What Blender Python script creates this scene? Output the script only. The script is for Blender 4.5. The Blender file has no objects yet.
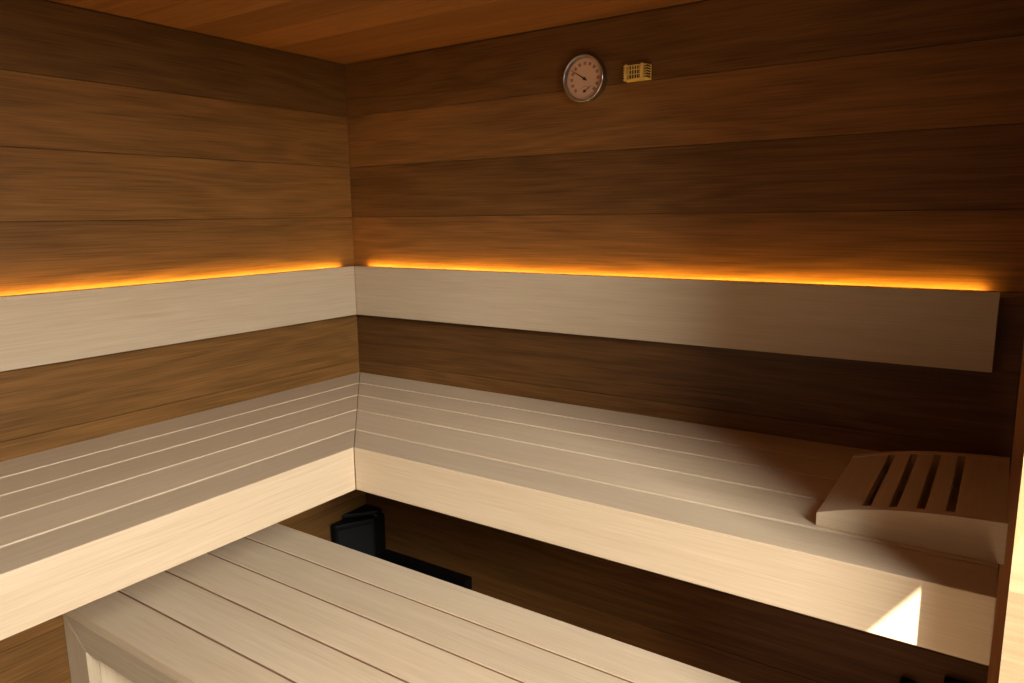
import bpy, bmesh, math, random
from mathutils import Vector, Matrix
random.seed(4)
sc = bpy.context.scene
col = sc.collection

# ------------------------------------------------------------------ helpers
def lin(r, g, b):
    f = lambda c: c/12.92 if c <= 0.04045 else ((c+0.055)/1.055)**2.4
    return (f(r/255), f(g/255), f(b/255), 1)

def N(nt, t, **kw):
    n = nt.nodes.new(t)
    for k, v in kw.items():
        if k.startswith('i_'):
            n.inputs[k[2:].replace('_', ' ')].default_value = v
        else:
            setattr(n, k, v)
    return n

def wood(name, dark, light, axis=0, rough=0.55, streak=0.55, rings=0.5, spec=0.3, fine=1.0, seed=0.0, sheen=0.0):
    """procedural timber: long streaks plus contour-like cathedral grain running along `axis`;
    the face attribute 'tone' makes each board lighter or darker and shifts its grain"""
    m = bpy.data.materials.new(name); m.use_nodes = True
    nt = m.node_tree; nt.nodes.clear(); L = nt.links.new
    out = N(nt, 'ShaderNodeOutputMaterial'); bs = N(nt, 'ShaderNodeBsdfPrincipled')
    L(bs.outputs[0], out.inputs[0])
    tc = N(nt, 'ShaderNodeTexCoord'); at = N(nt, 'ShaderNodeAttribute', attribute_name='tone')
    sh = N(nt, 'ShaderNodeAttribute', attribute_name='shift')
    add = N(nt, 'ShaderNodeVectorMath', operation='MULTIPLY_ADD')
    comb = N(nt, 'ShaderNodeCombineXYZ')
    for i in range(3): L(sh.outputs['Fac'], comb.inputs[i])
    L(comb.outputs[0], add.inputs[0]); add.inputs[1].default_value = (7.3, 5.1, 9.7)
    L(tc.outputs['Object'], add.inputs[2])
    def mapped(al, ac):
        s = [ac, ac, ac]; s[axis] = al
        mp = N(nt, 'ShaderNodeMapping'); mp.inputs['Scale'].default_value = s
        mp.inputs['Location'].default_value = (seed, seed*1.7, seed*.6)
        L(add.outputs[0], mp.inputs['Vector']); return mp
    n1 = N(nt, 'ShaderNodeTexNoise'); n1.inputs['Scale'].default_value = 1; n1.inputs['Detail'].default_value = 2.5
    n1.inputs['Distortion'].default_value = 0.25
    L(mapped(0.75, 7.0).outputs[0], n1.inputs['Vector'])
    k = N(nt, 'ShaderNodeMath', operation='MULTIPLY'); k.inputs[1].default_value = 62
    L(n1.outputs['Fac'], k.inputs[0])
    sn = N(nt, 'ShaderNodeMath', operation='SINE'); L(k.outputs[0], sn.inputs[0])
    n2 = N(nt, 'ShaderNodeTexNoise'); n2.inputs['Scale'].default_value = 1; n2.inputs['Detail'].default_value = 4
    L(mapped(1.3, 42).outputs[0], n2.inputs['Vector'])
    n3 = N(nt, 'ShaderNodeTexNoise'); n3.inputs['Scale'].default_value = 1; n3.inputs['Detail'].default_value = 3
    L(mapped(6, 330).outputs[0], n3.inputs['Vector'])
    n4 = N(nt, 'ShaderNodeTexNoise'); n4.inputs['Scale'].default_value = 1; n4.inputs['Detail'].default_value = 2
    L(mapped(0.9, 5.0).outputs[0], n4.inputs['Vector'])
    def mul(a, f):
        q = N(nt, 'ShaderNodeMath', operation='MULTIPLY'); q.inputs[1].default_value = f; L(a, q.inputs[0]); return q.outputs[0]
    def plus(a, b):
        q = N(nt, 'ShaderNodeMath', operation='ADD'); L(a, q.inputs[0]); L(b, q.inputs[1]); return q.outputs[0]
    def off(a, o):
        q = N(nt, 'ShaderNodeMath', operation='ADD'); q.inputs[1].default_value = o; L(a, q.inputs[0]); return q.outputs[0]
    v = mul(sn.outputs[0], 0.13*rings)
    v = plus(v, mul(off(n2.outputs['Fac'], -.5), 1.5*streak))
    v = plus(v, mul(off(n3.outputs['Fac'], -.5), 1.3*fine))
    v = plus(v, mul(off(n4.outputs['Fac'], -.5), 0.75))
    v = off(v, 0.5)
    ramp = N(nt, 'ShaderNodeMix', data_type='RGBA'); ramp.clamp_factor = True
    L(v, ramp.inputs['Factor']); ramp.inputs['A'].default_value = dark; ramp.inputs['B'].default_value = light
    tm = N(nt, 'ShaderNodeVectorMath', operation='SCALE')
    L(ramp.outputs['Result'], tm.inputs[0]); L(at.outputs['Fac'], tm.inputs['Scale'])
    L(tm.outputs[0], bs.inputs['Base Color'])
    bs.inputs['Roughness'].default_value = rough
    bs.inputs['Specular IOR Level'].default_value = spec
    bp = N(nt, 'ShaderNodeBump'); bp.inputs['Strength'].default_value = 0.10; bp.inputs['Distance'].default_value = 0.002
    L(plus(mul(n3.outputs['Fac'], .7), mul(n2.outputs['Fac'], .4)), bp.inputs['Height'])
    L(bp.outputs[0], bs.inputs['Normal'])
    return m

def plain(name, c, rough=0.5, metal=0.0, spec=0.4, noise=0.0, scale=60):
    m = bpy.data.materials.new(name); m.use_nodes = True
    nt = m.node_tree; bs = nt.nodes['Principled BSDF']; L = nt.links.new
    tc = N(nt, 'ShaderNodeTexCoord'); nz = N(nt, 'ShaderNodeTexNoise'); nz.inputs['Scale'].default_value = scale
    L(tc.outputs['Object'], nz.inputs['Vector'])
    mx = N(nt, 'ShaderNodeMix', data_type='RGBA')
    d = tuple(x*(1-noise) for x in c[:3])+(1,)
    mx.inputs['A'].default_value = d; mx.inputs['B'].default_value = c
    L(nz.outputs['Fac'], mx.inputs['Factor']); L(mx.outputs['Result'], bs.inputs['Base Color'])
    bs.inputs['Roughness'].default_value = rough; bs.inputs['Metallic'].default_value = metal
    bs.inputs['Specular IOR Level'].default_value = spec
    return m

def emit(name, c, s):
    m = bpy.data.materials.new(name); m.use_nodes = True
    nt = m.node_tree; nt.nodes.clear()
    o = N(nt, 'ShaderNodeOutputMaterial'); e = N(nt, 'ShaderNodeEmission')
    e.inputs[0].default_value = c; e.inputs[1].default_value = s
    nt.links.new(e.outputs[0], o.inputs[0]); return m

def glass(name):
    m = bpy.data.materials.new(name); m.use_nodes = True
    nt = m.node_tree; nt.nodes.clear()
    o = N(nt, 'ShaderNodeOutputMaterial'); t = N(nt, 'ShaderNodeBsdfTransparent'); g = N(nt, 'ShaderNodeBsdfGlossy')
    g.inputs['Roughness'].default_value = 0.0
    fr = N(nt, 'ShaderNodeFresnel'); fr.inputs[0].default_value = 1.3
    mx = N(nt, 'ShaderNodeMixShader')
    t.inputs[0].default_value = (.72, .69, .62, 1)  # tint added to dim the sunlit floor behind the pane
    nt.links.new(fr.outputs[0], mx.inputs[0]); nt.links.new(t.outputs[0], mx.inputs[1]); nt.links.new(g.outputs[0], mx.inputs[2])
    nt.links.new(mx.outputs[0], o.inputs[0]); return m

class MB:
    def __init__(s):
        s.bm = bmesh.new(); s.tone = s.bm.faces.layers.float.new('tone'); s.shift = s.bm.faces.layers.float.new('shift')
    def _mark(s, faces, tone, shift):
        for f in faces: f[s.tone] = tone; f[s.shift] = shift
    def poly(s, pts, z0, z1, bev=0.0, tone=1.0, shift=None, axis=2, seg=2):
        """extrude a polygon given in the two axes other than `axis`, between z0 and z1 along `axis`"""
        shift = random.random() if shift is None else shift
        b = bmesh.new()
        def P(p, z):
            if axis == 2: return (p[0], p[1], z)
            if axis == 1: return (p[0], z, p[1])
            return (z, p[0], p[1])
        lo = [b.verts.new(P(p, z0)) for p in pts]; hi = [b.verts.new(P(p, z1)) for p in pts]
        n = len(pts)
        b.faces.new(lo[::-1]); b.faces.new(hi)
        for i in range(n): b.faces.new((lo[i], lo[(i+1) % n], hi[(i+1) % n], hi[i]))
        bmesh.ops.recalc_face_normals(b, faces=b.faces)
        if bev: bmesh.ops.bevel(b, geom=list(b.edges), offset=bev, segments=seg, affect='EDGES', profile=.6)
        s.merge(b, tone, shift); return s
    def box(s, a, c, bev=0.0, tone=1.0, shift=None, seg=2):
        x0, x1 = sorted((a[0], c[0])); y0, y1 = sorted((a[1], c[1])); z0, z1 = sorted((a[2], c[2]))
        return s.poly([(x0, y0), (x1, y0), (x1, y1), (x0, y1)], z0, z1, bev, tone, shift, seg=seg)
    def merge(s, b, tone=1.0, shift=0.0):
        vm = {v: s.bm.verts.new(v.co) for v in b.verts}
        for f in b.faces:
            try: nf = s.bm.faces.new([vm[v] for v in f.verts])
            except ValueError: continue
            nf.smooth = f.smooth; nf[s.tone] = tone; nf[s.shift] = shift
        b.free()
    def lathe(s, prof, seg=64, M=Matrix(), smooth=True):
        b = bmesh.new(); rings = []
        for r, h in prof:
            rings.append([b.verts.new(M @ Vector((max(r, 1e-5)*math.cos(2*math.pi*i/seg), max(r, 1e-5)*math.sin(2*math.pi*i/seg), h))) for i in range(seg)])
        for A, B in zip(rings, rings[1:]):
            for i in range(seg):
                f = b.faces.new((A[i], A[(i+1) % seg], B[(i+1) % seg], B[i])); f.smooth = smooth
        bmesh.ops.recalc_face_normals(b, faces=b.faces)
        s.merge(b); return s
    def build(s, name, mat, parent=None, loc=None):
        me = bpy.data.meshes.new(name)
        if loc is None: loc = parent.location if parent else (0, 0, 0)
        base = Vector(loc)
        for v in s.bm.verts: v.co -= base
        s.bm.to_mesh(me); s.bm.free(); me.materials.append(mat)
        o = bpy.data.objects.new(name, me); col.objects.link(o)
        if parent: o.parent = parent
        else: o.location = base
        return o

def thing(name, label, cat, loc, group=None):
    e = bpy.data.objects.new(name, None); col.objects.link(e); e.location = loc
    e.empty_display_size = .05
    e['label'] = label; e['category'] = cat
    if group: e['group'] = group
    return e
def tag(o, label, cat, group=None):
    o['label'] = label; o['category'] = cat
    if group: o['group'] = group
    return o
def struct(o, label=None):
    o['kind'] = 'structure'
    if label: o['label'] = label
    return o

# ------------------------------------------------------------------ materials
W_BACK = wood('alder_back', lin(77, 48, 20), lin(124, 82, 39), 0, rough=.45, streak=.36, rings=.9, spec=.22, fine=1.0)
W_LEFT = wood('alder_left', lin(84, 55, 23), lin(136, 93, 45), 1, rough=.5, streak=.36, rings=.9, spec=.22, fine=1.0, seed=3.1)
W_CEIL = wood('alder_ceiling', lin(104, 63, 28), lin(148, 97, 50), 0, rough=.5, streak=.6, rings=.6, spec=.2, seed=6.2)
P = (lin(186, 159, 124), lin(212, 189, 155))
W_BX = wood('aspen_along_back', *P, 0, rough=.48, streak=.32, rings=.2, spec=.35, fine=.8, seed=1.3)
W_BY = wood('aspen_along_left', *P, 1, rough=.48, streak=.32, rings=.2, spec=.35, fine=.8, seed=2.3)
W_BZ = wood('aspen_upright', *P, 2, rough=.48, streak=.32, rings=.2, spec=.35, fine=.8, seed=4.3)
W_POST = wood('stained_post', lin(150, 96, 44), lin(188, 128, 68), 2, rough=.5, streak=.4, rings=.3)
W_DECK = wood('pale_deck', lin(140, 122, 98), lin(176, 156, 130), 0, rough=.6, streak=.6, rings=.3)
W_FLOOR = wood('brown_floor', lin(60, 40, 24), lin(104, 74, 48), 0, rough=.6)
GROOVE_SHADE = plain('brown_groove_shade', lin(128, 92, 64), .8, noise=.15)
DARK = plain('dark_light_stop', lin(18, 10, 5), .9)
BLACK = plain('black_metal', lin(12, 10, 9), .5, .0, .2, .3)
SLATE = plain('charcoal_panel', lin(24, 23, 22), .6, .0, .2, .2)
STEEL = plain('brushed_steel', lin(190, 185, 175), .28, 1.0, .5, .15)
DIAL = plain('dial_paper', lin(205, 160, 124), .6, 0, .3, .05)
INK = plain('ink', lin(50, 28, 16), .7)
INKF = plain('faded_ink', lin(146, 104, 74), .7)
CREAM = plain('cream_plastic', lin(222, 182, 92), .45, 0, .4, .08)
OLIVE = plain('shadowed_plastic', lin(52, 36, 12), .7)
LED = emit('amber_led', (1.0, .56, .075, 1), 46.0)
GLASS = glass('dimming_glass')

# ------------------------------------------------------------------ dimensions (metres)
H = 2.10; PITCH = 0.1834; J = [1.9159-PITCH*k for k in range(-1, 11)]
XP, XR, YF = 2.118, 2.20, -2.75
BT = 0.95; LB = 0.832; D = 0.6865; DL = 0.682; XE = 2.105
# ------------------------------------------------------------------ room shell
tb = [0.95, 1.32, 0.90, 1.22, .8, .74, .9, .85, 1.0, 0.80, 1.0, .9]
tl = [0.62, 0.98, 1.0, .84, .9, 1.0, .92, 1.0, 1.05, .9, 1.0, .9]
def boards_back(x0, x1):
    m = MB()
    for k in range(11):
        top = min(J[k], H); bot = max(J[k+1], 0.0)
        if top <= bot: continue
        m.box((x0, 0, bot+.0006), (x1, .022, top-.0006), .0008, tb[k], .37*k+.11, seg=1)
    m.box((x0, .018, 0), (x1, .06, H), 0, .25, .5)
    return m
struct(boards_back(-.06, 2.14).build('wall_back', W_BACK))
m = MB()
for k in range(11):
    top = min(J[k], H); bot = max(J[k+1], 0.0)
    m.box((-.022, YF, bot+.0006), (0, -.0012, top-.0006), .0008, tl[k], .29*k+.43, seg=1)
m.box((-.06, YF, 0), (-.018, 0, H), 0, .25, .5)
struct(m.build('wall_left', W_LEFT))
m = MB(); y = 0.0; k = 0
while y > YF:
    m.box((0.001, max(y-.16, YF)+.0006, H+.001), (XR, y-.0006 if k else -.001, H+.02), .0008, [1.0, .86, 1.08, .8, 1.05][k % 5], .31*k+.2, seg=1); y -= .16; k += 1
m.box((-.06, YF-.03, H+.019), (XR+.06, .06, H+.06), 0, .3)
m.box((-.05, -.0, H+.0005), (XR+.05, .06, H+.02), 0, .3); m.box((-.06, YF, H+.0005), (0.0, 0, H+.02), 0, .3)
struct(m.build('ceiling', W_CEIL))
m = MB(); x = 0
for i in range(18):
    y1 = -i*.155; m.box((0, max(y1-.154, YF), -.03), (XR, y1, 0), .001, .9+.2*random.random(), i*.3)
struct(m.build('floor', W_FLOOR))
m = MB()
for k in range(11):
    top = min(J[k], H); bot = max(J[k+1], 0.0)
    m.box((XR, -.885, bot+.0006), (XR+.03, 0.0, top-.0006), .0008, tl[k]*.9, .2*k, seg=1)
m.box((XR, YF, 2.02), (XR+.03, -.885, H), 0, .9, .3)
m.box((XR+.028, -.885, 0), (XR+.05, 0, H), 0, .3)
struct(m.build('wall_right', W_LEFT))
m = MB()
for k in range(11):
    top = min(J[k], H); bot = max(J[k+1], 0.0)
    m.box((0, YF-.03, bot+.0006), (XR, YF, top-.0006), .0008, 1.0, .23*k, seg=1)
struct(m.build('wall_front', W_BACK))
# corner post beside the slim glazed gap
m = MB(); m.box((XP, -.05, 0), (2.140, -.0005, H), .0015)
struct(m.build('trim_1', W_POST))
m = MB(); m.box((2.141, -.004, 0), (XR, .004, H))
struct(m.build('window_1', GLASS))
# room beyond: pale floor, window header and a beige panel drawing the shadow on that floor
m = MB()
for i, (y0, y1, t) in enumerate([(-4, -2.5, 1), (-2.5, -1.2, 1.02), (-1.2, 0.1, 1), (.1, 1.455, .82), (1.46, 2.9, 1.1), (2.905, 4.3, 1)]):
    m.box((XR+.06 if y1 <= .2 else -.5, y0, -.03), (5.5, y1-.004, 0), .001, t, i*.4)
struct(m.build('floor_outside', W_DECK))
m = MB(); m.box((3.0, -4, 2.442), (3.08, 4.2, 2.75), .002)
struct(m.build('trim_2', W_POST))
m = MB(); m.box((XR+.06, -4, 2.60), (3.08, 4.2, 2.66)); m.box((-.06, -4, 2.60), (XR+.06, YF-.03, 2.66))  # added overhead, unseen, to stop sun passing above the header
struct(m.build('sun_block_ceiling', plain('white_plaster', lin(225, 220, 210), .8, noise=.03)))
m = MB(); m.poly([(2.187, 1.75), (2.27, 2.34), (1.2, 2.34), (1.2, 1.75)], 0, 2.4, .002)  # beige panel put in to shape the floor's shadow edge
struct(m.build('shadow_panel_outside', plain('beige_shade_panel', lin(176, 150, 116), .8, noise=.06)))

# ------------------------------------------------------------------ upper benches
GB = [0.0, .1383, .2709, .4138, .5689, D]
GL = [0.0, .1369, .2667, .4062, .5600, DL]
g = .0040; SEAM = .0012; Z0 = BT-.026
def mx(y): return y*DL/D                       # mitre line x for a depth y
def bench(axis):
    if axis == 0:
        root = thing('sauna_bench', 'pale slatted upper bench along the back wall, curved headrest on its end', 'bench', (1.2, -.34, LB), None)
        G, lim, mat = GB, XE, W_BX
    else:
        root = thing('sauna_bench', 'pale slatted upper bench along the left wall, nothing standing on it', 'bench', (.34, -1.5, LB), None)
        G, lim, mat = GL, -2.7, W_BY
    other = (lambda d: d*DL/D) if axis == 0 else (lambda d: d*D/DL)
    for i in range(4):
        a, b = G[i]+(g if i else .0015), G[i+1]-g
        oa, ob = other(a)+SEAM, other(b)+SEAM
        pts = [(oa, -a), (lim, -a), (lim, -b), (ob, -b)] if axis == 0 else [(a, -oa), (a, lim), (b, lim), (b, -ob)]
        m = MB(); m.poly(pts, Z0, BT, .0016, .97+.06*random.random())
        m.build('seat_slat', mat, root)
    # front board: first slat and skirt in one, mitred at the corner
    q = [(G[4]+g, Z0), (G[4]+g, BT), (G[5], BT), (G[5], LB), (G[5]-.026, LB), (G[5]-.026, Z0)]
    pt = (lambda d, e, z: (e, -d, z)) if axis == 0 else (lambda d, e, z: (d, e, z))
    bb = bmesh.new()
    A = [bb.verts.new(pt(d, (1 if axis == 0 else -1)*(other(d)+SEAM), z)) for d, z in q]
    B = [bb.verts.new(pt(d, lim, z)) for d, z in q]
    bb.faces.new(A); bb.faces.new(B[::-1])
    for i in range(6): bb.faces.new((A[i], B[i], B[(i+1) % 6], A[(i+1) % 6]))
    bmesh.ops.recalc_face_normals(bb, faces=bb.faces)
    bmesh.ops.bevel(bb, geom=list(bb.edges), offset=.0022, segments=2, affect='EDGES', profile=.6)
    m = MB(); m.merge(bb, .91, .4+.2*axis)
    m.build('front_board', mat, root)
    # board below the gaps and the bearers carrying the slats
    a, b = .002, G[5]-.027
    oa, ob = other(a)+SEAM, other(b)+SEAM
    pts = [(oa, -a), (lim, -a), (lim, -b), (ob, -b)] if axis == 0 else [(a, -oa), (a, lim), (b, lim), (b, -ob)]
    m = MB(); m.poly(pts, Z0-.022, Z0-.0005, 0, .8)
    m.build('under_board', mat, root)
    for t in (.95, 1.55, 2.03):
        m = MB()
        if axis == 0: m.box((t, -D+.03, LB+.005), (t+.045, -.002, Z0-.023), .001, .8)
        else: m.box((.002, -t-.5, LB+.005), (DL-.03, -t-.455, Z0-.023), .001, .8)
        m.build('bearer', W_BY if axis == 0 else W_BX, root)
    return root
bench(0); bench(1)

# ------------------------------------------------------------------ backrests with light strips
TB, TT, TBK = 0.040, 1.3676, 1.1849
def backrest(axis):
    if axis == 0:
        root = thing('backrest', 'pale backrest board on the back wall with amber light along its top', 'backrest', (1.1, -.03, TBK))
        lim, mat = 2.0648, W_BX
    else:
        root = thing('backrest', 'pale backrest board on the left wall with amber light along its top', 'backrest', (.03, -1.4, TBK))
        lim, mat = -2.7, W_BY
    a, b = .018, TB
    oa, ob = a+SEAM*.6, b+SEAM*.6
    pts = [(oa, -a), (lim, -a), (lim, -b), (ob, -b)] if axis == 0 else [(a, -oa), (a, lim), (b, lim), (b, -ob)]
    m = MB(); m.poly(pts, TBK, TT, .0018, .86); m.build('board', mat, root)
    s, e = .075, (lim-.03 if axis == 0 else -lim-.02)
    m = MB()
    if axis == 0: m.box((s, -.0175, TT-.011), (e, -.012, TT-.001))
    else: m.box((.012, -s, TT-.011), (.0175, -e, TT-.001))
    o = m.build('light_strip', LED, root); o['label'] = 'glowing amber light strip'
    m = MB()
    if axis == 0: m.box((.02, -.0178, TT-.020), (lim-.005, -.0003, TT-.0125))
    else: m.box((.0003, -.02, TT-.020), (.0178, lim, TT-.0125))
    m.build('light_stop', DARK, root)  # added dark bar, stops strip light leaking down behind the board
    for t in (.4, 1.0, 1.6):
        m = MB()
        if axis == 0: m.box((t, -.0178, TBK+.02), (t+.04, -.0005, TT-.03), .0005, .7)
        else: m.box((.0005, -t-.04-.3, TBK+.02), (.0178, -t-.3, TT-.03), .0005, .7)
        m.build('spacer', W_BZ, root)
    return root
backrest(0); backrest(1)

# ------------------------------------------------------------------ lower bench
ZL = .5152
root = thing('sauna_bench', 'pale slatted lower bench with framed front, below the upper benches', 'bench', (.95, -.8, 0))
GLW = [.4835, .6129, .7472, .8886, 1.0287, 1.1533]; XL1 = 1.70
for i in range(5):
    a = GLW[i]+(.0042 if i else 0); b = GLW[i+1]-(.0042 if i < 4 else 0)
    m = MB(); m.box((.004, -b, ZL-.026), (XL1, -a, ZL), .0012, 1.14+.08*random.random()); m.build('seat_slat', W_BX, root)  # slat colour brightened to stand in for stronger light on this bench
m = MB(); m.box((.01, -1.118, ZL-.075), (XL1-.01, -.512, ZL-.056), 0, .4); m.build('under_board', W_BX, root)
yo = -1.1533
FS, AP = .114, .105
# mitred front frame: stiles and apron
m = MB(); m.poly([(.004, 0), (FS, 0), (FS, ZL-.027-AP+.026), (.004, ZL-.027)], yo, yo+.030, .0012, .93, axis=1); m.build('stile', W_BZ, root)
m = MB(); m.poly([(XL1, 0), (XL1-FS, 0), (XL1-FS, ZL-.027-AP+.026), (XL1, ZL-.027)], yo, yo+.030, .0012, .93, axis=1); m.build('stile', W_BZ, root)
m = MB(); m.poly([(.0045, ZL-.0268), (FS+.0004, ZL-.0275-AP+.026), (XL1-FS-.0004, ZL-.0275-AP+.026), (XL1-.0005, ZL-.0268)], yo, yo+.030, .0012, .86, axis=1); m.build('apron', W_BX, root)
m = MB(); m.box((FS-.02, yo+.031, 0), (FS-.0005, yo+.14, ZL-.055), .001, 1.15); m.build('frame_return', W_BZ, root)
m = MB(); m.box((FS, yo+.12, 0), (XL1-FS, yo+.138, ZL-.055), .001, .9); m.build('front_panel', W_BX, root)
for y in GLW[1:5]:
    m = MB(); m.box((.006, -y-.0041, ZL-.010), (XL1-.002, -y+.0041, ZL-.0032)); o = m.build('groove_shade_strip', GROOVE_SHADE, root); o['label'] = 'brown strip painting in the groove shade between slats'  # brown fill put into the gaps to paint their shade
for x in (.35, .9, 1.45):
    m = MB(); m.box((x, -1.12, ZL-.055), (x+.045, -.51, ZL-.0265), .001, .5); m.build('bearer', W_BY, root)
m = MB(); m.box((.02, -.51, 0), (.07, -.486, ZL-.027), .001, .9); m.build('leg', W_BZ, root)
m = MB(); m.box((XL1-.07, -.51, 0), (XL1-.02, -.486, ZL-.027), .001, .9); m.build('leg', W_BZ, root)

# ------------------------------------------------------------------ headrest
hx0, hx1, hy0, hy1 = 1.809, 2.113, -.554, -.150
prof = [(1.809, .027), (1.844, .0385), (1.870, .0460), (1.896, .0520), (1.930, .0585), (1.963, .0635), (1.995, .0675), (2.028, .0705), (2.065, .0732), (2.113, .0757)]
def ht(x):
    for (xa, ha), (xb, hb) in zip(prof, prof[1:]):
        if x <= xb: return ha+(hb-ha)*(x-xa)/(xb-xa)
    return prof[-1][1]
root = thing('headrest', 'curved wooden headrest with four slots on the right end of upper bench', 'headrest', (1.95, -.35, BT))
for ya, yb in ((hy0, hy0+.022), (hy1-.022, hy1)):
    m = MB(); m.poly([(hx0, BT+.0005)]+[(x, BT+h) for x, h in prof]+[(hx1, BT+.0005)], ya, yb, .0012, 1.0, axis=1); m.build('rail', W_BX, root)
sl = [hx0, 1.8925, 1.9365, 1.9815, 2.0275, hx1]
for i in range(5):
    xa = sl[i]+(.0068 if i else .0005); xb = sl[i+1]-(.0068 if i < 4 else .0005)
    xs = [xa+(xb-xa)*j/6 for j in range(7)]
    top = [(x, BT+ht(x)-.0012) for x in xs]
    bot = [(x, BT+ht(x)-.0012-.021) for x in reversed(xs)]
    m = MB(); m.poly(top+bot, hy0+.0222, hy1-.0222, .0009, .96+.05*random.random(), axis=1, seg=1); m.build('slat', W_BY, root)

# ------------------------------------------------------------------ thermometer on the back wall
gx, gz, R = 1.0075, 1.938, .0665
root = thing('thermometer', 'round steel sauna thermometer with beige dial on the back wall', 'thermometer', (gx, 0, gz))
# lathe axis along -y
M = Matrix.Translation((gx, 0, gz)) @ Matrix.Rotation(math.radians(90), 4, 'X')
m = MB(); m.lathe([(0, .0005), (R*.93, .0005), (R*.965, .004), (R*.985, .012), (R*.985, .026), (R, .028), (R, .033), (R*.985, .0355), (R*.955, .0365), (R*.92, .0350), (R*.875, .0225), (R*.865, .020), (0, .020)], 72, M); m.build('case', STEEL, root)
m = MB(); m.lathe([(0, .0203), (R*.868, .0203), (R*.868, .0210), (0, .0211)], 72, M, False); d = m.build('dial', DIAL, root)
def bar(m, cx, cz, ang, l0, l1, w0, w1, y0, y1):
    """flat tapered bar on the dial; ang measured clockwise from straight up"""
    ux, uz = math.sin(ang), math.cos(ang); px, pz = uz, -ux
    m.poly([(cx+ux*l0+px*w0, cz+uz*l0+pz*w0), (cx+ux*l1+px*w1, cz+uz*l1+pz*w1), (cx+ux*l1-px*w1, cz+uz*l1-pz*w1), (cx+ux*l0-px*w0, cz+uz*l0-pz*w0)], y0, y1, 0, axis=1)
m = MB()
for k in range(13):
    a = math.radians(-135+270*k/12)
    if k % 1 == 0: bar(m, gx, gz, a, R*.58, R*.72, .0042, .0048, -.0217, -.0211)
for k in range(49):
    a = math.radians(-135+270*k/48); bar(m, gx, gz, a, R*.78, R*.83, .0005, .0005, -.0217, -.0211)
for k in range(9):
    a = math.radians(-60+120*k/8); bar(m, gx, gz-R*.56, a, R*.22, R*.27, .0006, .0006, -.0217, -.0211)
o = m.build('scale_marks', INKF, root)
m = MB(); bar(m, gx, gz, math.radians(-58), -R*.14, R*.78, .0017, .0007, -.0245, -.0235)
m.lathe([(0, .023), (.0042, .023), (.0042, .0262), (0, .0264)], 20, M); o = m.build('needle', INK, root); o['label'] = 'long dark needle pointing to upper left'
m = MB(); bar(m, gx, gz-R*.52, math.radians(58), -R*.08, R*.36, .0016, .0006, -.0240, -.0232)
M2 = Matrix.Translation((gx, 0, gz-R*.52)) @ Matrix.Rotation(math.radians(90), 4, 'X')
m.lathe([(0, .022), (.0038, .022), (.0038, .0248), (0, .025)], 20, M2); o = m.build('needle', INK, root); o['label'] = 'short humidity needle at the bottom of the dial'

# ------------------------------------------------------------------ slotted sensor housing
sx0, sx1, sz0, sz1 = 1.1345, 1.2065, 1.9165, 1.9585; DY = .034
root = thing('sensor_housing', 'small cream slotted plastic box on the back wall, right of the thermometer', 'sensor', ((sx0+sx1)/2, 0, (sz0+sz1)/2))
m = MB(); m.box((sx0+.003, -.018, sz0+.003), (sx1-.003, -.0005, sz1-.003), .002); m.box((sx1-.004, -.026, sz0+.0025), (sx1-.0012, -.0005, sz1-.001), .0006); m.build('core', OLIVE, root)
m = MB(); m.box((sx0, -.004, sz0), (sx1, -.0005, sz1), .001)
m.box((sx0+.001, -.030, sz0), (sx1-.001, -.004, sz0+.0028), .0006); m.build('base_plate', CREAM, root)
for fx in (.13, .79):
    cx = sx0+(sx1-sx0)*fx; m = MB()
    for i in range(8):
        za = sz0+(sz1-sz0)*i/8; zb = sz0+(sz1-sz0)*(i+1)/8
        b0 = .0025*math.sin(math.pi*i/8); b1 = .0025*math.sin(math.pi*(i+1)/8)
        m.poly([(-DY-b0, za), (-DY-b1, zb), (-.022, zb), (-.022, za)], cx-.0036, cx+.0036, 0, axis=0)
    m.build('rib', CREAM, root)
for i in range(6):
    z = sz0+.0035+(sz1-sz0-.007)*i/5
    for xa, xb in ((sx0, sx0+(sx1-sx0)*.12), (sx0+(sx1-sx0)*.80, sx1)):
        m = MB(); m.box((xa, -.031, z-.0012), (xb, -.004, z+.0012), .0006); m.build('fin', CREAM, root)
for i in range(4):
    z = sz0+.003+(sz1-sz0-.006)*i/3
    m = MB(); m.box((sx0+(sx1-sx0)*.15, -.0330, z-.0011), (sx0+(sx1-sx0)*.78, -.0305, z+.0011), .0006); m.build('crossbar', CREAM, root)
for i in range(5):
    x = sx0+(sx1-sx0)*(.25+.42*i/4)
    m = MB(); m.box((x-.0011, -.0315, sz0+.003), (x+.0011, -.0290, sz1-.003), .0004); m.build('upright_bar', CREAM, root)

# ------------------------------------------------------------------ black heater parts below the bench
root = thing('heater_box', 'black metal box with charcoal front in the corner below the upper benches', 'heater', (.06, -.08, 0))
body = [(.004, -.004), (.004, -.196), (.016, -.205), (.034, -.198), (.104, -.062), (.104, -.004)]
m = MB(); m.poly(body, 0, .388, .004); m.build('body', BLACK, root)
a, b = Vector((.040, -.1945)), Vector((.1020, -.0735)); n = Vector((b.y-a.y, -(b.x-a.x))).normalized()
q = [a-n*.002, b-n*.002, b+n*.003, a+n*.003]
m = MB(); m.poly([tuple(v) for v in q], .03, .372, .0012); o = m.build('front_panel', SLATE, root); o['label'] = 'charcoal front panel'
m = MB(); m.poly([(.004, -.004), (.004, -.14), (.09, -.03), (.09, -.004)], .389, .405, .003); m.build('lid', BLACK, root)
m = MB(); m.box((.088, -.050, .3885), (.100, -.038, .3935), .001); o = m.build('catch', STEEL, root); o['label'] = 'small bright metal catch'
root = thing('heater_casing', 'low long black casing along the back wall floor, beside the corner box', 'heater', (.33, -.03, 0))
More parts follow.
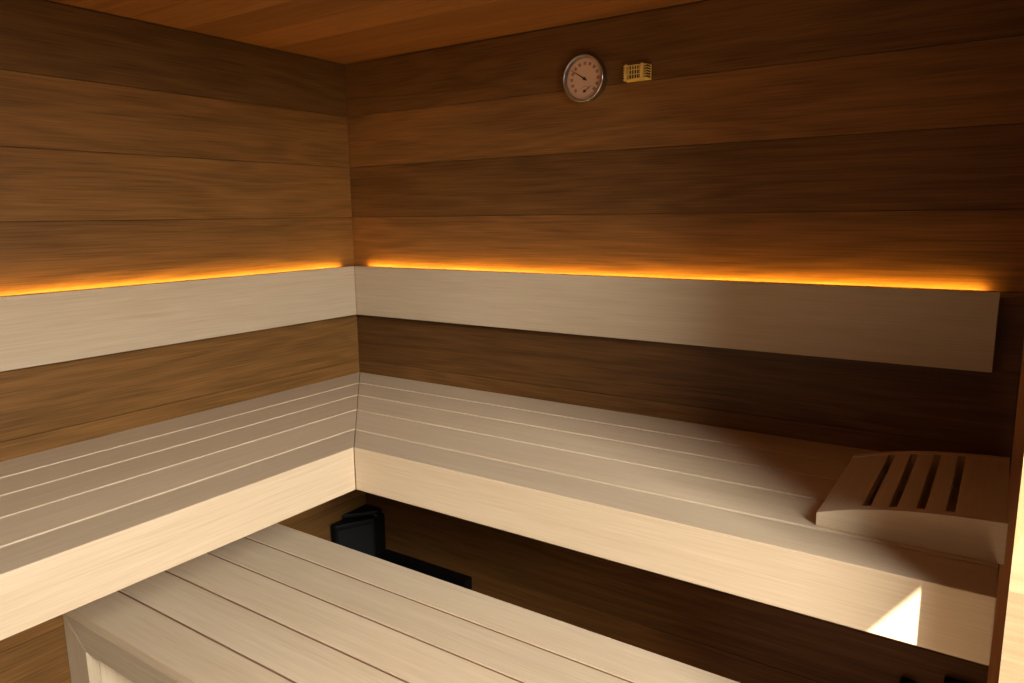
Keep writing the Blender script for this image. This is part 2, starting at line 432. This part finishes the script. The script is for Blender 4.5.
m = MB(); m.box((.108, -.045, 0), (.535, -.003, .238), .003); m.build('casing', BLACK, root)
m = MB()
for i in range(10): m.box((.13+.04*i, -.048, .05), (.15+.04*i, -.0445, .2), .0008)
m.build('grille', SLATE, root)
for x, hw, zt, lab in ((1.952, .017, .357, 'small black wall fitting below the upper bench, the left of two'), (2.064, .034, .396, 'wider black wall fitting below the upper bench, nearest the corner post')):
    m = MB(); m.box((x-hw, -.035, .25), (x+hw, -.0005, zt), .005)
    o = m.build('wall_fitting', BLACK, None, (x, -.02, .3)); tag(o, lab, 'fitting')

# ------------------------------------------------------------------ light
def area(name, loc, target, sx, sy, power, c, spread=180):
    l = bpy.data.lights.new(name, 'AREA'); l.shape = 'RECTANGLE'; l.size = sx; l.size_y = sy; l.energy = power; l.color = c; l.spread = math.radians(spread)
    o = bpy.data.objects.new(name, l); col.objects.link(o); o.location = loc
    o.rotation_euler = (Vector(target)-Vector(loc)).to_track_quat('-Z', 'Y').to_euler(); return o
# the window of the room beyond (daylight), and added unseen lamps for bounced light
area('window_daylight', (4.2, -2.47, 2.55), (0.8, -.9, .6), 1.0, 1.4, 138, (.925, .965, 1.0), 120)
area('floor_bounce', (2.9, -1.85, .60), (0.3, -.8, .8), 1.0, .7, .5, (1.0, .90, .72), 180)
area('room_fill', (.8, -2.70, 1.0), (1.5, 0, 1.0), 1.3, 1.0, 3.0, (1.0, .82, .58), 160)  # unseen fill lamp added to lift the darker right side
s = bpy.data.lights.new('sun', 'SUN'); s.energy = 30; s.angle = .006; s.color = (1, .96, .90)
so = bpy.data.objects.new('sun', s); col.objects.link(so)
so.rotation_euler = Vector((-1, 1, -1.4)).to_track_quat('-Z', 'Y').to_euler(); so.location = (4, -3, 4)
w = bpy.data.worlds.new('world'); sc.world = w; w.use_nodes = True
w.node_tree.nodes['Background'].inputs[0].default_value = (1, .93, .85, 1)
w.node_tree.nodes['Background'].inputs[1].default_value = .15

# ------------------------------------------------------------------ camera
cd = bpy.data.cameras.new('camera'); cam = bpy.data.objects.new('camera', cd); col.objects.link(cam)
r, u, b = Vector((0.827546, 0.561258, -0.012505)), Vector((-0.085583, 0.14814, 0.985256)), Vector((0.554836, -0.814275, 0.170627))
M = Matrix((r, u, b)).transposed().to_4x4(); M.translation = (2.07702, -1.98414, 1.55008)
cam.matrix_world = M
cd.sensor_fit = 'HORIZONTAL'; cd.sensor_width = 36; cd.lens = 730.336/1024*36; cd.clip_start = .02
sc.camera = cam
sc.view_settings.view_transform = 'Standard'; sc.view_settings.look = 'None'
sc.view_settings.exposure = 0; sc.view_settings.gamma = 1
sc.cycles.use_denoising = True
sc.cycles.max_bounces = 10; sc.cycles.diffuse_bounces = 6
